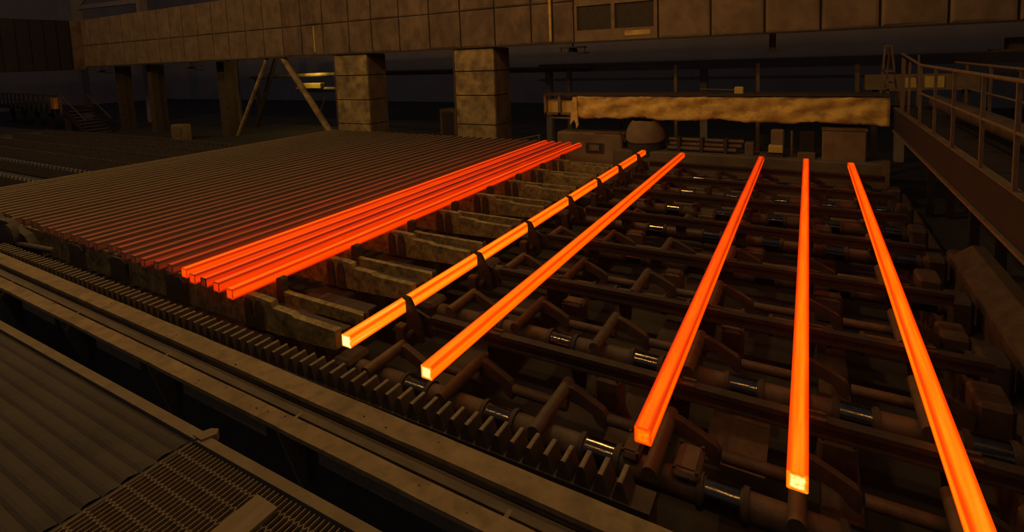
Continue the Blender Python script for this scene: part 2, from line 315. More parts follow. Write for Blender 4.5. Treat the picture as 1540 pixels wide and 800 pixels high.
# ------------------------------------------------------------------ roller shafts, stub pipes, tie tubes
YR = [4.20 + 1.566 * i for i in range(8)]
SC = [-3.70, -2.65, -1.59, -.555, .44, 1.44]
for i, y in enumerate(YR):
    wh = 'closest to the toothed rack' if i == 0 else '%s from the toothed rack' % ORD[i]
    t = thing('roller_shaft', 'long brown roller shaft with polished collars, %s' % wh, 'shaft', (-1.4, y, -.6), 'roller shafts across the bed')
    G().cyl((-4.7, y, -.475), (1.75, y, -.475), .115, 24).build('shaft', 'tube', t)
    for x in SC:
        c = G().cyl((x - .13, y, -.475), (x + .13, y, -.475), .122, 28).build('collar', 'polish', t, label='polished steel collar')
        for e in (-.17, .17): G().cyl((x + e - .022, y, -.475), (x + e + .022, y, -.475), .14, 24).build('collar_ring', 'dark', c)
    for x in (-4.72, 1.82):
        G().bbox(x - .14, x + .14, y - .2, y + .2, -.75, -.30, .05).build('bearing_block', 'dark', t)
    t = thing('tie_tube', 'thin brown cross tube just behind the roller shaft, %s' % wh, 'tube', (-1.4, y + .5, -.6), 'thin cross tubes')
    for k in range(len(XS) - 1):
        a, b = XS[k], XS[k + 1]
        G().cyl((a + .465, y + .47, -.47), (b + .025, y + .47, -.47), .055, 14).build('tube', 'tube', t)
    for k, x in enumerate(XS):
        if i == 7 and k == 0: continue
        strand = ['the yellow-orange hooked billet', 'the billet beside the hooked one', 'the empty billet lane', 'the middle loose billet', 'the loose billet second from right', 'the billet furthest right'][k]
        t = thing('stub_pipe', 'short brown pipe under %s, on the %s roller shaft' % (strand, 'nearest' if i == 0 else '%s-nearest' % ORD[i]), 'pipe', (x, y + .2, -.36), 'short pipes lying over the roller shafts')
        G().cyl((x, y - .24, -.295), (x, y + (.40 if k == 0 else .60), -.295), .064, 20).build('pipe', 'tube', t)
        G().prism([(x + .03, -.25), (x + .10, -.25), (x + .28, -.33), (x + .42, -.40), (x + .46, -.47), (x + .44, -.60), (x + .36, -.56), (x + .30, -.47), (x + .12, -.40), (x + .03, -.40)], 'y', y + (.30 if k == 0 else .46), y + (.38 if k == 0 else .54)).build('lever_arm', 'rust', t)
# guide boxes, plates and drip trays sitting between the shafts
rnd = random.Random(3)
def bed_box(x, y, z, sx, sy, sz, mt, label):
    t = thing('guide_box', label, 'box', (x, y, z), 'guide boxes of the roller bed')
    G().bbox(x - sx, x + sx, y - sy, y + sy, z, z + sz, .03).build('housing', mt, t)
    G().box(x - sx * .7, x + sx * .7, y - sy * .7, y + sy * .7, z + sz, z + sz + .012).build('cover_plate', mt, t)
    for a in (-1, 1):
        for b in (-1, 1): G().cyl((x + a * sx * .82, y + b * sy * .82, z + sz - .005), (x + a * sx * .82, y + b * sy * .82, z + sz + .02), .016, 8).build('bolt', 'dark', t)
bed_box(-.84, 4.29, -.345, .11, .19, .05, 'tube', 'brown square guide box between the middle loose billet and the first collar')
bed_box(-1.30, 4.25, -.345, .08, .15, .05, 'rust', 'small brown guide box left of the near end of the middle billet')
k = 0
for i, y in enumerate(YR[1:], 1):
    for j, x in enumerate(XS[1:-1]):
        if (i + j) % 2: continue
        bed_box(x + .30, y - .55, -.70, .13 + .05 * rnd.random(), .12, .28 + .12 * rnd.random(), 'rust' if k % 2 else 'tube',
                'dim guide box in gap %s from the left, before the %s roller shaft' % (ORD[j], ORD[i])); k += 1
G().box(-.86, -.30, 5.0, 5.9, -.86, -.82).build('drip_plate', 'rust', label='dusty plate low in the pit between two loose billets', cat='plate')
t = thing('bearing_beam', 'dull brown side beam carrying the roller shaft ends on the right', 'beam', (1.9, 10, FZ))
G().bbox(1.62, 2.25, 3.4, 16.6, FZ, -.76, .04).build('beam', 'rust', t)
G().bbox(2.05, 2.45, 5.2, 11.0, -.76, -.32, .05).build('side_box', 'rust', t)
G().prism([(2.05, -.32), (2.45, -.32), (2.45, -.1), (2.3, -.1)], 'y', 6.0, 10.6).build('sloped_cover', 'rust', t)
for i in range(6):
    G().bbox(1.45, 1.75, YR[i] + .5, YR[i] + .95, -.76, -.42 + .1 * (i % 2), .04).build('bracket', 'rust', t)
t = thing('pit_post', 'dark box girder down the middle of the roller pit', 'beam', (-1.2, 10, FZ))
G().box(-1.75, -1.45, 4.4, 16.6, FZ, -.72).build('girder', 'dark', t)
G().box(.15, .45, 4.4, 16.6, FZ, -.72).build('girder', 'dark', t)
G().box(-3.9, -3.6, 4.4, 16.6, FZ, -.72).build('girder', 'dark', t)

# ------------------------------------------------------------------ toothed rack
t = thing('toothed_rack', 'long toothed gear rack lying between the flange strip and the billets', 'gear rack', (-6, 3.55, -.5))
G().box(-13.2, -.95, 3.44, 3.66, -.45, -.155).build('rack_bar', 'dark', t)
TM = G()
TM.prism([(-.066, -.155), (.066, -.155), (.02, -.006), (.012, 0), (-.012, 0), (-.02, -.006)], 'y', -.095, .095)
tm = TM.mesh('tooth', 'rust'); tm.materials.append(MT['tooth'])
for pf in tm.polygons:
    if pf.normal.z > .5: pf.material_index = 1  # worn tops take lighter steel; shade of the flanks put into the darker one
for i in range(80):
    x = -1.17 - .152 * i
    o = inst('tooth', tm, (x, 3.55, random.uniform(-.006, .004)), t)
G().bbox(-13.2, -1.2, 3.68, 3.80, -.55, -.33, .02).build('back_guide', 'dark', t)

# ------------------------------------------------------------------ flange strip girder in the foreground
t = thing('flange_girder', 'dusty brown double-flange girder with a rail groove, running beside the toothed rack', 'girder', (-6, 3, -.6))
ang = math.atan2(-.0135, 1.0)
def gy(x, y): return y - .0135 * (x + 4)      # the girder lies slightly askew
def gbox(x0, x1, y0, y1, z0, z1):
    return G().prism([(x0, gy(x0, y0)), (x1, gy(x1, y0)), (x1, gy(x1, y1)), (x0, gy(x0, y1))], 'z', z0, z1)
def slab(y0, y1, z0, z1, name, mt, n=60, jit=.003):
    g = G(); vs = []; fs = []; rr = random.Random(int(y0 * 1000)); X0, X1 = -14.5, 1.0
    for i in range(n + 1):
        x = X0 + (X1 - X0) * i / n; a = gy(x, y0) + rr.uniform(-jit, jit); b = gy(x, y1) + rr.uniform(-jit, jit)
        vs += [(x, a, z0), (x, a, z1), (x, b, z1), (x, b, z0)]
    for i in range(n):
        k = 4 * i; fs += [(k, k + 4, k + 5, k + 1), (k + 1, k + 5, k + 6, k + 2), (k + 2, k + 6, k + 7, k + 3)]
    fs += [(0, 1, 2, 3), (4 * n + 3, 4 * n + 2, 4 * n + 1, 4 * n)]
    return g.add(vs, fs).build(name, mt, t)
slab(2.965, 3.165, .06, .10, 'top_flange', 'strip'); slab(2.60, 2.755, .06, .10, 'top_flange', 'strip')
gbox(-14.5, 1.0, 2.765, 2.96, -.02, .012).build('channel_floor', 'groove', t)
gbox(-14.5, 1.0, 2.967, 2.975, .012, .062).build('flange_lip', 'groove', t)
gbox(-14.5, 1.0, 2.815, 2.885, .012, .058).build('groove_rail', 'groove', t)
gbox(-14.5, 1.0, 2.86, 2.92, -.9, -.02).build('web_plate', 'dark', t)
gbox(-14.5, 1.0, 3.10, 3.15, -.5, .06).build('back_plate', 'dark', t)
for x in (-10.4, -8.2, -6.05, -3.9, -1.75):
    G().prism([(gy(x, 2.61), .06), (gy(x, 2.86), .06), (gy(x, 2.86), -.62), (gy(x, 2.80), -.62), (gy(x, 2.63), -.05)], 'x', x, x + .035).build('gusset', 'edge', t)
for a, b in ((-9.4, -8.35), (-7.2, -6.2), (-5.35, -4.05), (-3.38, -1.9), (-1.0, .9)):
    gbox(a, b, 2.612, 2.632, -.055, .06).build('apron_plate', 'edge', t)
for i in range(26):
    x = -9 + 9 * rnd.random(); y = gy(x, rnd.choice([2.62 + .12 * rnd.random(), 2.98 + .16 * rnd.random()])); s_ = .006 + .008 * rnd.random()
    t2 = G(); vs = [(x + s_ * rnd.uniform(.6, 1.3) * math.cos(a), y + s_ * rnd.uniform(.6, 1.3) * math.sin(a), .10) for a in (0, 1.3, 2.5, 3.7, 5)]
    t2.add(vs + [(x, y, .10 + s_ * .9)], [(k, (k + 1) % 5, 5) for k in range(5)] + [(4, 3, 2, 1, 0)]).build('scale_crumb', 'tube', t)

# ------------------------------------------------------------------ near walkway
WZ = 1.43
t = thing('near_walkway', 'brown metal walkway of mesh and plate panels in the bottom left corner', 'walkway', (-3, .6, WZ - .1))
G().box(-8.5, -2.44, 1.225, 1.275, WZ - .10, WZ + .006).build('edge_angle', 'edge', t)
G().box(-2.425, 1.6, 1.222, 1.268, WZ - .10, WZ + .004).build('edge_angle', 'edge', t)
G().prism([(-2.47, 1.235), (-2.40, 1.232), (-2.375, 1.29), (-2.40, 1.315), (-2.435, 1.30)], 'z', WZ - .03, WZ + .012).build('corner_tab', 'edge', t)
G().box(-2.468, -2.448, -.8, 1.225, WZ - .05, WZ - .012).build('cross_bar', 'dark', t)
G().box(-8.5, 1.6, -.85, -.8, WZ - .1, WZ).build('back_angle', 'dark', t)
for x in (-7.2, -6.0, -4.8, -3.6, -1.2, 0, 1.2): G().box(x - .02, x + .02, -.8, 1.222, WZ - .12, WZ - .045).build('joist', 'dark', t)
# open expanded mesh (right panel): honeycomb of flat strands
g = G(); p, rp = .0265, .070; X0, X1, Y0, Y1 = -2.443, 1.55, -.2, 1.222
for j in range(int((Y1 - Y0) / rp)):
    yb = Y1 - (j + 1) * rp; off = (j % 2) * p / 2
    for i in range(int((X1 - X0) / p)):
        x = X0 + .006 + i * p + off
        if x > -.5 and yb < .3: continue
        a, b = (x, yb + .011), (x, yb + rp - .011)
        def strip(q0, q1, wd=.0026):
            dx, dy = q1[0] - q0[0], q1[1] - q0[1]; l = math.hypot(dx, dy); nx, ny = -dy / l * wd, dx / l * wd
            zt, zb = WZ - .002, WZ - .016
            g.add([(q0[0] - nx, q0[1] - ny, zt), (q0[0] + nx, q0[1] + ny, zt), (q1[0] + nx, q1[1] + ny, zt), (q1[0] - nx, q1[1] - ny, zt),
                   (q0[0] - nx, q0[1] - ny, zb), (q0[0] + nx, q0[1] + ny, zb), (q1[0] + nx, q1[1] + ny, zb), (q1[0] - nx, q1[1] - ny, zb)],
                  [(3, 2, 1, 0), (0, 1, 5, 4), (1, 2, 6, 5), (2, 3, 7, 6), (3, 0, 4, 7)])
        strip(a, b)
        if j > 0:
            s2 = -1 if off else 1
            strip(b, (x + p / 2, b[1] + .022)); strip(b, (x - p / 2, b[1] + .022))
g.build('mesh_panel', 'grate', t, kind='stuff', label='open expanded metal mesh')
# flattened expanded panel (left): overlapping tilted scales
g = G(); p2 = .025
for j in range(int(1.5 / rp)):
    yb = 1.222 - (j + 1) * rp
    for i in range(int(5.4 / p2)):
        x = -2.47 - (i + 1) * p2 - (j % 2) * p2 / 2
        e = x + p2 - .0035; prof = [(0, .0), (.22, .0065), (.45, .0085), (.7, .005), (1, .0)]
        vs = []
        for u, hh in prof: vs += [(x, yb + u * rp, WZ - .012 + hh), (e, yb + u * rp, WZ - .016 + hh)]
        n = len(vs); vs += [(x, yb, WZ - .021), (x, yb + rp, WZ - .021)]
        g.add(vs, [(2 * k, 2 * k + 1, 2 * k + 3, 2 * k + 2) for k in range(4)] + [(n, 0, 2, 4, 6, 8, n + 1)])
g.build('scale_panel', 'plate', t, kind='stuff', label='flattened expanded metal panel')
G().box(-8.0, -2.47, -.3, 1.222, WZ - .035, WZ - .021).build('gap_shade_sheet', 'black', t)  # dark sheet added below for the shade in the gaps between strands
t = thing('loose_board', 'short dusty board lying on the open walkway mesh', 'board', (-1.82, 1.0, WZ))
G().prism([(-1.895, .3), (-1.755, .3), (-1.758, 1.155), (-1.886, 1.158)], 'z', WZ - .002, WZ + .012).build('board', 'wood', t)

# ------------------------------------------------------------------ right walkway, railings, ladder
t = thing('side_walkway', 'raised dark walkway along the right edge of the roller bed', 'walkway', (2.6, 11, .8))
G().box(2.0, 2.06, 3.0, 17.0, .86, 1.44).build('side_girder', 'purple', t)
G().box(1.95, 2.10, 3.0, 17.0, .82, .86).build('lower_flange', 'rail', t)
G().box(1.97, 2.08, 3.0, 17.0, 1.44, 1.46).build('kick_edge', 'rail', t)
G().box(2.06, 3.3, 3.0, 17.0, 1.36, 1.41).build('deck', 'purple', t)
G().box(3.24, 3.3, 3.0, 17.0, .86, 1.36).build('side_girder', 'purple', t)
for y in (4.0, 8.4, 12.6, 16.6):
    for x in (2.75, 3.15): G().box(x - .07, x + .07, y - .07, y + .07, FZ, .86).build('leg', 'purple', t)
def railing(name, label, x, ys, z0, z1, y0, y1, up=0):
    t = thing(name, label, 'railing', (x, (y0 + y1) / 2, z0), 'railings of the side walkway')
    for y in ys: G().box(x - .022, x + .022, y - .022, y + .022, z0, z1).build('post', 'rail', t)
    G().cyl((x, y0, z1), (x, y1, z1), .028, 10).build('top_rail', 'rail', t)
    if up: G().cyl((x, y1, z1), (x + .05, y1 + 2.9, z1 + up), .028, 10).build('top_rail', 'rail', t)
    zm = z0 + (z1 - z0) * .53
    G().cyl((x, y0, zm), (x, y1, zm), .022, 10).build('middle_rail', 'rail', t)
    return t
railing('guard_railing', 'rusty pipe guard rail on the near side of the raised walkway', 2.0, (3.6, 4.9, 6.3, 7.67, 9.0, 10.6, 12.0, 13.45), 1.46, 2.68, 3.2, 13.5, .2)
railing('guard_railing', 'short rusty guard rail on the far side of the raised walkway', 3.2, (7, 8.6, 10.4, 12.2, 13.95, 15.8), 1.41, 2.62, 6.6, 16.9)
t = thing('stair_rail', 'narrow pipe handrail standing beside the ladder at the walkway end', 'railing', (2.2, 17.2, 1.4))
for x, y in ((2.05, 15.2), (2.05, 16.0), (2.06, 16.4), (2.5, 17.2)): G().bar((x, y, 1.46), (x, y, 2.60 + (y - 13.5) * .06), .04, .04).build('post', 'rail', t)
G().bar((1.84, 17.35, 2.25), (2.5, 17.35, 2.25), .05, .05).build('top_rail', 'rail', t); G().bar((1.84, 17.35, 1.9), (2.5, 17.35, 1.9), .05, .05).build('middle_rail', 'rail', t)
G().bar((1.84, 17.35, 2.25), (1.90, 17.35, 1.5), .06, .05).build('post', 'rail', t); G().bar((2.5, 17.35, 2.25), (2.56, 17.35, 1.5), .06, .05).build('post', 'rail', t)
t = thing('step_ladder', 'narrow A-shaped ladder rising above the far end of the walkway', 'ladder', (1.9, 17.4, 1.4))
for a, b in (((1.79, 17.4, 3.08), (1.70, 17.4, 1.5)), ((1.93, 17.4, 3.08), (2.14, 17.6, 1.5)), ((1.92, 17.5, 3.08), (1.84, 17.7, 1.9)), ((1.74, 17.4, 2.42), (2.0, 17.4, 2.4)), ((1.77, 17.4, 3.09), (1.96, 17.4, 3.09)), ((1.73, 17.4, 2.1), (2.03, 17.45, 2.1))):
    G().bar(a, b, .045, .045).build('rung' if abs(a[2] - b[2]) < .1 else 'stile', 'rail', t)
G().box(1.97, 2.7, 17.02, 18.0, 1.36, 1.42).build('landing', 'purple', label='small landing plate joining the walkway to the ladder', cat='landing')
t = thing('pipe_rack', 'rusty pipes and boxes stored along the raised walkway', 'pipes', (2.7, 11, 1.41))
G().cyl((2.75, 9.4, 1.75), (2.62, 15.5, 1.75), .16, 20).build('pipe', 'rust', t); G().cyl((2.95, 8.2, 1.62), (2.9, 14.5, 1.62), .12, 18).build('pipe', 'rust', t)
G().bbox(2.55, 3.0, 7.4, 8.3, 1.41, 1.85, .03).build('crate', 'dark', t); G().bbox(2.4, 2.9, 5.6, 6.9, 1.41, 1.7, .03).build('crate', 'rust', t)
t = thing('yellow_duct', 'short yellow box duct behind the walkway railing', 'duct', (3, 20.8, 1.6))
G().bbox(1.62, 4.5, 20.5, 21.2, 1.68, 2.16, .03).build('duct_body', 'clad2', t)
for a, b in ((2.6, 3.05), (3.15, 3.62)): G().box(a, b, 20.47, 20.5, 1.75, 2.1).build('yellow_panel', 'brightsheet', t)
for x in (1.9, 4.2): G().box(x - .08, x + .08, 20.7, 20.9, FZ, 1.68).build('leg', 'dark', t)
t = thing('wall_shelf', 'dull metal ledge jutting out at the upper right corner', 'ledge', (5.4, 20.6, 2.7))
G().box(4.75, 6.6, 20.4, 21.2, 2.8, 2.86).build('ledge_plate', 'rail', t); G().bbox(5.1, 6.5, 20.6, 21.1, 2.86, 3.2, .02).build('ledge_box', 'clad', t); G().box(6.3, 6.5, 20.7, 20.9, FZ, 2.8).build('post', 'dark', t)

# ------------------------------------------------------------------ canvas-wrapped duct and machines at the far end
t = thing('wrapped_duct', 'long yellow-brown canvas-wrapped box duct across the far end of the bed', 'duct', (-3, 17.4, .8))
nx, nz = 90, 10; vs = []; fs = []; rr = random.Random(5)
for i in range(nx + 1):
    x = -7.05 + 8.95 * i / nx
    sag = .03 * math.sin(i * .5) + .02 * rr.uniform(-1, 1)
    for k in range(nz + 1):
        z = 1.72 - (.74 + .03 * math.sin(i * .23) + sag * .6) * k / nz + .015 * rr.uniform(-1, 1)
        y = 17.0 - .03 * math.sin(k * .9 + i * .33) - .02 * math.sin(i * 1.1 + k * .4) + .012 * rr.uniform(-1, 1)
        vs.append((x, y, z))
n0 = len(vs)
for i in range(nx + 1):
    x = -7.05 + 8.95 * i / nx; vs.append((x, 17.9, 1.74)); vs.append((x, 17.9, .98))
for i in range(nx):
    for k in range(nz):
        a = i * (nz + 1) + k; fs.append((a, a + nz + 1, a + nz + 2, a + 1))
    a = i * (nz + 1); b = n0 + 2 * i; fs.append((a, b, b + 2, a + nz + 1)); fs.append((b, b + 1, b + 3, b + 2)); fs.append((b + 1, a + nz, a + 2 * nz + 1, b + 3))
fs.append(tuple(list(range(0, nz + 1)) + [n0 + 1, n0])); fs.append(tuple(list(range(nx * (nz + 1), (nx + 1) * (nz + 1))) + [n0 + 2 * nx + 1, n0 + 2 * nx]))
G().add(vs, fs, True).build('canvas_cover', 'cloth', t)
G().box(-8.3, 1.9, 16.95, 17.95, 1.745, 1.80).build('lid_plate', 'dark', t)
f_ = G().box(-8.25, -7.05, 17.15, 17.9, 1.12, 1.56).build('duct_end', 'brightsheet', t)
G().box(-8.3, -7.05, 17.0, 17.2, 1.06, 1.13).build('frame_bar', 'clad', t); G().box(-8.1, -7.2, 17.0, 17.1, .92, .97).build('frame_bar', 'clad', t)
for x in (-8.27, -7.72, -7.15): G().box(x - .05, x + .05, 17.0, 17.12, 1.06, 1.75).build('frame_post', 'clad', t)
G().prism([(-7.16, 1.7), (-7.02, 1.7), (-6.99, .95), (-6.97, .72), (-7.05, .6), (-7.06, .75), (-7.12, .9), (-7.28, .72)], 'y', 16.9, 16.96).build('cloth_fold', 'cloth', t)
for x in (-5.75, -1.25): G().box(x - .06, x + .06, 17.82, 17.89, -.04, .98).build('leg', 'dark', t)
t = thing('machine_block', 'rusty brown block machine with a hatch at the far end of the stack', 'machine', (-6.6, 17, FZ))
G().bbox(-7.8, -5.42, 16.9, 17.8, FZ, .46, .05).build('housing', 'clad2', t); G().box(-6.7, -6.05, 16.87, 16.9, -.22, .12).build('hatch_recess', 'dark', t); G().box(-6.55, -6.2, 16.84, 16.87, -.14, .06).build('hatch', 'clad', t)
G().box(-6.4, -5.5, 16.9, 17.0, .46, .52).build('top_strip', 'rail', t); G().cyl((-5.5, 16.95, .50), (-5.3, 16.95, .2), .05, 10).build('hose', 'dark', t)
t = thing('wrapped_drum', 'drum shrouded in sagging canvas under the wrapped duct', 'drum', (-4.7, 17.2, -.1))
G().cyl((-4.73, 17.3, -.2), (-4.73, 17.3, .32), .62, 28).build('drum', 'dark', t)
g = G(); n = 28; vs = []; fs = []
for k in range(6):
    rr_ = [.42, .5, .57, .62, .645, .66][k]
    for i in range(n):
        a = 2 * math.pi * i / n; dip = max(0, math.cos(a + math.pi / 2)) * .10 * (k / 5) ** 2
        vs.append((-4.73 + rr_ * math.cos(a), 17.3 + rr_ * math.sin(a), .92 - .12 * k - dip - .01 * math.sin(5 * a + k)))
for k in range(5):
    for i in range(n): fs.append((k * n + i, k * n + (i + 1) % n, (k + 1) * n + (i + 1) % n, (k + 1) * n + i))
g.add(vs, fs, True).build('canvas_skirt', 'clad2', t)
G().bbox(-5.35, -4.1, 16.85, 17.7, -.6, -.08, .04).build('base', 'clad', t)
t = thing('pipe_bundle', 'bundle of dusty horizontal pipes on the far ledge', 'pipes', (-2.5, 17.3, -.04))
for z, y, x0, x1 in ((.06, 17.1, -3.95, -1.9), (.18, 17.2, -3.9, -1.75), (.31, 17.3, -3.95, -1.7)): G().cyl((x0, y, z), (x1, y, z), .065, 12).build('pipe', 'rail', t)
for x in (-3.6, -2.9, -2.2): G().box(x - .05, x + .05, 17.0, 17.4, -.04, .40).build('clamp', 'dark', t)
G().bbox(-1.65, -1.4, 17.0, 17.3, -.04, .34, .02).build('end_block', 'rail', t)
t = thing('valve_stand', 'small valve stand with a yellow-lit block on the far ledge', 'valve', (-.8, 17.1, -.04))
G().bbox(-1.05, -.6, 16.95, 17.3, -.04, .10, .02).build('base', 'dark', t); G().bbox(-1.0, -.62, 16.9, 17.2, .10, .30, .02).build('yellow_block', 'brightsheet', t)
G().bbox(-.95, -.6, 17.1, 17.4, .30, .75, .04).build('valve_body', 'clad2', t); G().cyl((-.4, 17.2, .0), (-.4, 17.2, .72), .035, 10).build('stem', 'rail', t)
G().bbox(-.2, .2, 17.2, 17.5, -.04, .72, .03).build('dark_panel', 'purple', t); G().bbox(-.25, .2, 17.0, 17.2, -.04, .12, .02).build('foot', 'clad', t)
t = thing('pedestal_block', 'square brown pedestal under the right end of the wrapped duct', 'pedestal', (.85, 17.3, -.04))
G().bbox(.36, 1.40, 16.95, 17.8, -.04, .80, .03).build('block', 'clad2', t); G().box(.34, 1.42, 16.93, 17.82, .80, .86).build('cap', 'clad', t)
t = thing('side_post', 'dim upright post at the corner of the far ledge', 'post', (1.8, 16.8, FZ)); G().box(1.75, 1.9, 16.7, 16.9, FZ, .05).build('post', 'rail', t)
t = thing('thin_handrail', 'thin pipe handrail behind the far end of the stacked billets', 'railing', (-9, 17, -.2))
G().cyl((-9.6, 17, .04), (-8.5, 17, .30), .025, 8).build('top_rail', 'rail', t); G().cyl((-8.55, 17, -.3), (-8.55, 17, .29), .03, 8).build('post', 'rail', t); G().cyl((-9.6, 17, -1.3), (-9.6, 17, .05), .03, 8).build('post', 'rail', t)

# ------------------------------------------------------------------ high panel-clad girder with windows, columns
GY, GZ0, GZ1 = 19.0, 3.66, 7.15
t = thing('clad_girder', 'long overhead girder clad in rusty sheet panels across the hall', 'girder', (-25, GY, GZ0))
G().box(-47.9, 6.9, GY + .06, GY + 3.2, GZ0 + .02, GZ1 - .02).build('core', 'seam', t)
xs = [-46., -44.31, -42.6, -41.05, -39.39, -37.88, -36.35, -34.66, -33.05, -31.4, -29.71, -28.01, -26.3, -24.7, -22.98, -21.03, -19.42, -17.58, -15.71, -13.93, -12.09, -10.28, -9.28, -8.33, -4.93, -3.07, -1.33, .32, 1.91, 3.58, 5.12, 6.9]
xs = [v * .95 for v in xs]
x = xs[0]; left = []
while x > -47: x -= 1.6; left.insert(0, x)
xs = left + xs; rr = random.Random(11); zm = 5.22
for i in range(len(xs) - 1):
    a, b = xs[i] + .035, xs[i + 1] - .035
    if abs(xs[i] + 8.33 * .95) < .02:
        # window bay: frame pieces around two dark panes
        for (p0, p1, q0, q1) in ((a, b, GZ0, 4.08), (a, b, 5.0, GZ1), (a, a + .10, 4.08, 5.0), (-6.42, -6.28, 4.08, 5.0), (b - .12, b, 4.08, 5.0)):
            G().box(p0, p1, GY - .02, GY + .08, q0, q1).build('window_frame', 'clad2', t)
        for p0, p1 in ((a + .10, -6.42), (-6.28, b - .12)): G().box(p0, p1, GY + .12, GY + .15, 4.08, 5.0).build('pane', 'glass', t)
        continue
    mtl = 'clad2' if (b < -24 or a > -5) else 'clad'  # middle bays get the darker sheet: their shade put into the colour
    for z0, z1 in ((GZ0, zm - .02), (zm + .02, GZ1)):
        bl, j1, j2 = .03, rr.uniform(-.02, .02), rr.uniform(-.02, .02)
        mx_, mz = (a + b) / 2, (z0 + z1) / 2
        vs = [(a, GY, z0), (b, GY, z0), (b, GY, z1), (a, GY, z1), (a + .08, GY - .03 + j1, z0 + .06), (b - .08, GY - .03 + j2, z0 + .06), (b - .08, GY - .03 - j1, z1 - .06), (a + .08, GY - .03 - j2, z1 - .06),
              (a, GY + .05, z0), (b, GY + .05, z0), (b, GY + .05, z1), (a, GY + .05, z1)]
        fs = [(4, 5, 6, 7), (0, 1, 5, 4), (1, 2, 6, 5), (2, 3, 7, 6), (3, 0, 4, 7), (8, 9, 1, 0), (9, 10, 2, 1), (10, 11, 3, 2), (11, 8, 0, 3)]
        G().add(vs, fs).build('panel', mtl, t)
G().box(-22.47, -22.40, GY - .07, GY - .02, 3.82, 5.15).build('bright_strip', 'brightsheet', t, label='narrow bright yellow strip')
G().box(-8.93, -8.84, GY - .09, GY - .03, 3.72, 5.6).build('bright_strip', 'cloth', t, label='narrow bright dusty strip')
G().box(-5.9, -4.95, GY - .05, GY - .02, 3.80, 3.98).build('bright_strip', 'cloth', t)
G().box(-47.9, 6.9, GY - .04, GY + .3, GZ0 - .05, GZ0).build('bottom_flange', 'seam', t)
t = thing('girder_wing', 'dark ribbed wing turning toward the camera at the far left end of the girder', 'girder', (-50, 13, GZ0))
G().box(-53, -48.05, 5, 18.9, GZ0 - .2, GZ1 - .05).build('core', 'purple', t)
y_ = 5.0
while y_ < 18.9:
    G().box(-48.05, -47.98, y_ + .03, y_ + .72, GZ0 - .2, GZ1 - .05).build('panel', 'clad' if y_ > 17.9 else 'purple', t); y_ += .78
for nm, x0, x1 in (('left', -21.2, -18.97), ('right', -13.68, -11.65)):
    t = thing('clad_column', 'square sheet-clad column under the girder, %s' % ('nearer the diagonal braces' if nm == 'left' else 'nearer the canvas-wrapped duct'), 'column', ((x0 + x1) / 2, 19.8, FZ), 'sheet-clad columns')
    G().box(x0 + .05, x1 - .05, 19.15, 20.35, FZ, GZ0 - .05).build('core', 'seam', t)
    zz = [-.95, .28, 1.56, 2.62, GZ0 - .05] if nm == 'right' else [FZ, .1, 1.32, 2.55, GZ0 - .05]
    for k in range(4):
        s_ = random.uniform(-.03, .03)
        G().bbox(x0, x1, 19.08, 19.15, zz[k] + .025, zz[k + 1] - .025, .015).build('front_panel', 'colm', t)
        G().bbox(x1 - .05, x1 + .02, 19.15, 20.4, zz[k] + .025, zz[k + 1] - .025, .015).build('side_panel', 'clad', t)  # darker sheet than the lit front: side shade put into the colour
    G().box(x0 - .05, x0 - .02, 19.05, 19.1, FZ, GZ0 - .05).build('corner_angle', 'rail', t)
def pendant(x, y, z, label):
    t = thing('pendant_lamp', label, 'lamp', (x, y, z), 'unlit lamps under the girder')
    G().cyl((x, y, z), (x, y, GZ0 - .05), .03, 8).build('rod', 'dark', t); G().cyl((x, y, z + .08), (x, y, z + .12), .55, 24).build('top_disc', 'dark', t)
    G().cyl((x, y, z - .16), (x, y, z - .10), .66, 24, r1=.6).build('shade', 'dark', t); G().cyl((x, y, z - .12), (x, y, z + .1), .2, 16, r1=.14).build('housing', 'dark', t)
    G().cyl((x + .5, y, z - .12), (x + .5, y, z + .1), .02, 6).build('stay', 'dark', t); G().cyl((x - .5, y, z - .12), (x - .5, y, z + .1), .02, 6).build('stay', 'dark', t)
pendant(-8.1, 19.3, 3.36, 'round unlit lamp under the girder, right of the right-hand column')
pendant(-21.9, 20.4, 3.36, 'round unlit lamp under the girder, just left of the left-hand column')
pendant(-34.4, 19.3, 3.25, 'round unlit lamp under the girder, second from the left')
pendant(-46.2, 19.3, 3.25, 'round unlit lamp under the girder, furthest left')

# ------------------------------------------------------------------ braces and dim machinery behind
t = thing('diagonal_brace', 'pale diagonal pipe brace leaning left, under the girder', 'brace', (-28, 20, FZ)); G().cyl((-26.75, 19.2, 3.57), (-30.0, 19.2, -.9), .11, 12).build('pipe', 'colm', t)
t = thing('diagonal_brace', 'thicker diagonal pipe brace leaning right, toward the left column', 'brace', (-23, 20, FZ)); G().cyl((-25.3, 19.2, 3.55), (-21.6, 19.2, -.9), .17, 12).build('pipe', 'colm', t)
t = thing('diagonal_brace', 'faint dark brace between the two pale braces, further back', 'brace', (-29, 24, FZ)); G().cyl((-33, 24.5, 3.9), (-36.0, 24.5, -1.3), .16, 12).build('pipe', 'dark', t)
t = thing('lit_pipe_run', 'yellow-lit pipes glimpsed behind the braces under the girder', 'pipes', (-31, 25, 1.4))
G().cyl((-37, 25, 2.38), (-26, 25, 2.52), .13, 14).build('pipe', 'colm', t); G().cyl((-32, 25.2, 1.5), (-26, 25.2, 1.48), .12, 14).build('pipe', 'colm', t); G().bbox(-31.0, -29.2, 24.9, 25.3, 1.55, 1.9, .03).build('valve_box', 'brightsheet', t)
G().box(-31.6, -27.6, 25.3, 25.4, 1.25, 1.40).build('tray', 'rail', t); G().cyl((-28.7, 24.8, .9), (-29.2, 24.8, 0), .04, 8).build('drop_pipe', 'rail', t)
for x in (-36.5, -26.3): G().box(x - .1, x + .1, 25.1, 25.3, FZ, 2.4).build('stand', 'dark', t)
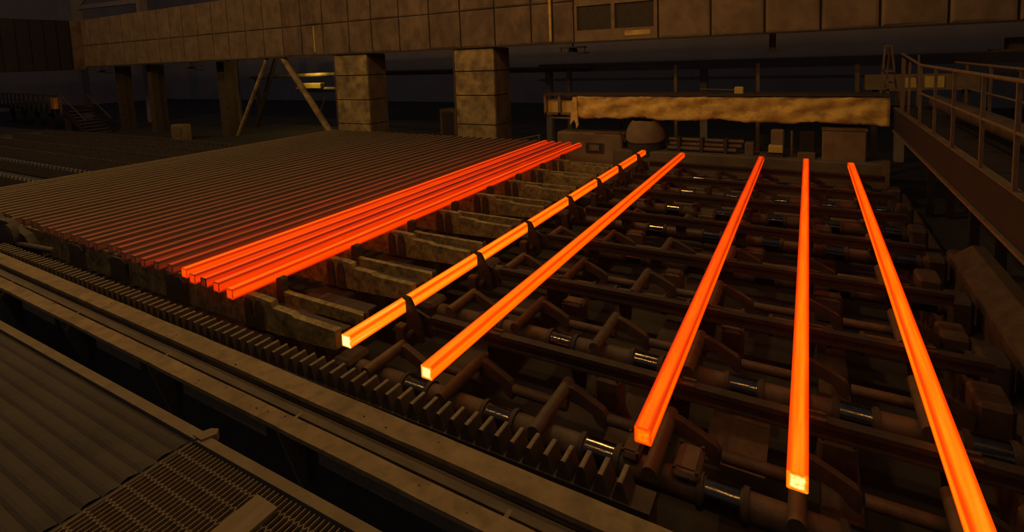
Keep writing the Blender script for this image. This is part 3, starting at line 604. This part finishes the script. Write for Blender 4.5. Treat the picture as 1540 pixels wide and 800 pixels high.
lamp((-29.6, 24.2, 2.9), 100, .08, (1, .62, .09))  # small unseen lamp, low behind the braces, lighting these pipes
t = thing('back_pipe', 'long dull pipe running behind the two columns', 'pipe', (-16, 23.5, 2.4)); G().cyl((-24, 23.5, 2.52), (-9, 23.5, 2.5), .14, 14).build('pipe', 'rail', t); G().box(-16.9, -16.7, 23.4, 23.6, FZ, 2.4).build('stand', 'back', t); G().box(-10.2, -10.0, 23.4, 23.6, FZ, 2.4).build('stand', 'back', t)
t = thing('back_cabinet', 'dim cabinet standing low between the two columns', 'cabinet', (-16, 22.5, FZ)); G().bbox(-17.2, -15.2, 22.4, 23.2, FZ, .55, .04).build('body', 'clad', t); G().box(-17.0, -16.3, 22.36, 22.4, -.8, .4).build('door', 'dark', t); G().box(-16.1, -15.4, 22.36, 22.4, -.8, .4).build('door', 'dark', t)
for i, (x, z0, z1, nm) in enumerate(((-1.6, 1.5, 2.62, 'left of the ladder'), (1.42, 1.5, 2.5, 'nearest the ladder'), (-4.52, 1.5, 2.62, 'furthest from the ladder'))):
    t = thing('background_post', 'thin dim post behind the wrapped duct, %s' % nm, 'post', (x, 21, FZ)); G().box(x - .06, x + .06, 20.95, 21.07, FZ, z1).build('post', 'rail', t); G().box(x - .12, x + .12, 20.9, 21.12, FZ, FZ + .05).build('foot', 'dark', t)
t = thing('background_beam', 'long dark horizontal beam behind the wrapped duct', 'beam', (-3, 24, 2)); G().bbox(-12, 9, 24, 24.4, 2.35, 2.75, .03).build('beam', 'back', t); G().box(-12, 9, 23.9, 24.5, 1.9, 2.0).build('ledge', 'back', t)
for x in (-11.5, -4, 3, 8.5): G().box(x - .15, x + .15, 24.05, 24.35, FZ, 2.35).build('leg', 'back', t)
t = thing('hanger_stub', 'short hanger stub below the girder above the wrapped duct', 'hanger', (-1.1, 20.2, 3.1)); G().box(-1.2, -1.0, 20.2, 20.4, 3.05, 3.672).build('stub', 'clad', t); G().box(-1.3, -.9, 20.15, 20.45, 3.0, 3.05).build('plate', 'clad', t)
t = thing('duct_top_fitting', 'small yellow fitting and cable lying on top of the wrapped duct', 'fitting', (-2.2, 17.5, 1.8)); G().bbox(-1.98, -1.72, 17.3, 17.5, 1.80, 2.0, .03).build('fitting', 'brightsheet', t); G().cyl((-3.0, 17.4, 1.93), (-2.0, 17.4, 1.9), .02, 8).build('cable', 'rail', t)

# ------------------------------------------------------------------ left: second bed of dark racks, platform, stair, posts
for i in range(7):
    y = 5.55 + 1.4 * i
    t = thing('bed_rack', 'dark notched bed rack beyond the cold billets, %s' % ('nearest the camera' if i == 0 else '%s from the camera' % ORD[i]), 'rack', (-30, y, -.8), 'notched racks of the empty bed')
    G().box(-42, -20.2, y - .05, y + .05, -.75, -.36).build('rack_bar', 'dark', t)
    g = G(); x = -20.4
    while x > -41.8:
        g.prism([(x - .17, -.36), (x + .10, -.36), (x + .10, -.26), (x + .03, -.23)], 'y', y - .05, y + .05); x -= .34
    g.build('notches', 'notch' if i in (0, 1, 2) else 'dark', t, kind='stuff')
G().box(-43, -20.0, 4.5, 16.5, FZ, -.8).build('bed_pit_floor', 'floor', label='dark sunken floor under the notched racks', cat='pit')
t = thing('platform', 'distant raised platform with a railing at the far left', 'platform', (-58, 20, FZ))
def pl(u, off=0): return (-70 + 26 * u, 20.2 - 3.2 * u - off)
a, b = pl(0), pl(.82); G().prism([(a[0], a[1]), (b[0], b[1]), (b[0], b[1] + 2.2), (a[0], a[1] + 2.2)], 'z', .1, .45).build('deck', 'purple', t)
for k in range(14):
    q = pl(.02 + .06 * k); G().box(q[0] - .06, q[0] + .06, q[1] - .06, q[1] + .06, .1, 1.55).build('post', 'rail', t)
for z in (1.0, 1.55): G().cyl((*pl(0), z), (*pl(.82), z), .05, 8).build('rail_pipe', 'rail', t)
for k in range(5):
    q = pl(.1 + .17 * k); G().box(q[0] - .15, q[0] + .15, q[1] + .3, q[1] + .6, FZ, .1).build('leg', 'dark', t)
t = thing('stair', 'dim steel stair going down from the distant platform', 'stair', (-47.5, 17.4, FZ))
q = pl(.82); dx = 3.4
for s_ in (0, 1.6): G().bar((q[0], q[1] + s_, .45), (q[0] + dx, q[1] + s_, FZ), .08, .25).build('stringer', 'purple', t)
for s_ in (0, 1.6): G().bar((q[0], q[1] + s_, 1.5), (q[0] + dx, q[1] + s_, FZ + 1.05), .05, .05).build('handrail', 'rail', t)
for k in range(8): G().box(q[0] + dx * (k + .3) / 8, q[0] + dx * (k + .9) / 8, q[1], q[1] + 1.6, .45 - 1.75 * (k + .6) / 8 - .02, .45 - 1.75 * (k + .6) / 8 + .02).build('tread', 'rail', t)
t = thing('orange_box', 'small orange box hanging on the distant platform railing', 'box', (-48.5, 17.2, .6)); q = pl(.775); G().bbox(q[0] - .35, q[0] + .35, q[1] - .35, q[1] - .1, .55, 1.4, .03).build('case', 'orange', t); G().box(q[0] - .25, q[0] + .25, q[1] - .37, q[1] - .35, .7, 1.25).build('lid', 'orange', t)
t = thing('floor_slab', 'dusty slab of floor below the distant platform', 'slab', (-56, 15, FZ)); G().bbox(-66, -47, 12.5, 17.0, FZ, FZ + .25, .04).build('slab', 'conc', t)
for x, y, wd, h, nm in ((-46.2, 20.2, .16, 3.6, 'beside the distant stair'), (-41.5, 20.2, .28, 3.6, 'midway between stair and braces'), (-33.5, 20.6, .4, 3.6, 'just left of the pale braces')):
    t = thing('hall_post', 'dim steel post %s' % nm, 'post', (x, y, FZ), 'dim posts at the left'); G().box(x - wd, x + wd, y, y + .5, FZ, h).build('flange', 'rust', t); G().box(x - .06, x + .06, y + .5, y + 1.0, FZ, h).build('web', 'rust', t)
t = thing('control_box', 'small dim control box on the floor left of the braces', 'box', (-34.5, 18.5, FZ)); G().bbox(-35.4, -34.2, 18.2, 18.8, FZ, -.3, .04).build('case', 'clad2', t); G().box(-35.4, -34.2, 18.17, 18.2, -1.1, -.45).build('door', 'clad', t)
for x, nm in ((-62, 'furthest left'), (-50, 'middle'), (-38, 'nearest')):
    t = thing('roof_truss', 'dark roof truss above the overhead girder, %s' % nm, 'truss', (x, 24, 8)); G().box(x - .3, x + .3, 24, 24.6, FZ, 14).build('post', 'back', t); G().bar((x, 24.3, 9.5), (x + 12, 24.3, 9.2), .3, .4).build('chord', 'back', t); G().bar((x, 24.3, 9.3), (x + 6, 24.3, 12), .2, .25).build('diagonal', 'back', t)
# dark drive unit lying before the stack at the far left
t = thing('drive_unit', 'dark lumpy drive unit with a round cover before the cold billets, far left', 'machine', (-13.6, 3.95, -.45))
vs = [(-16.2, -.4), (-12.6, -.4), (-12.55, -.1), (-12.9, .12), (-13.4, .20), (-13.7, .30), (-14.2, .28), (-14.6, .42), (-15.4, .45), (-16.2, .40)]
G().prism(vs, 'y', 3.83, 3.97).build('housing', 'black', t)
G().cyl((-13.35, 3.72, .0), (-13.35, 3.84, .0), .30, 28).build('round_cover', 'black', t); G().cyl((-13.35, 3.69, .0), (-13.35, 3.72, .0), .31, 28, r1=.27).build('cover_rim', 'dark', t)
G().cyl((-13.1, 3.78, -.05), (-11.7, 3.86, .0), .05, 12).build('arm', 'rust', t)
G().bbox(-16.2, -12.6, 3.82, 4.02, -1.3, -.4, .03).build('base', 'dark', t)
t = thing('clutter_frame', 'dark jumble of brackets below the flange girder, far left', 'bracket', (-8, 2.2, -.5))
for i, (x, y, z, s_) in enumerate(((-9.4, 2.3, -.1, .12), (-8.9, 2.15, -.2, .16), (-10.2, 2.35, 0, .1), (-8.4, 2.3, -.15, .1))): G().bbox(x - s_ * 2, x + s_ * 2, y - s_, y + s_, z - .4, z, .03).build('bracket', 'dark', t)
G().bbox(-11, -8, 1.9, 2.4, -.8, -.5, .03).build('base', 'dark', t)
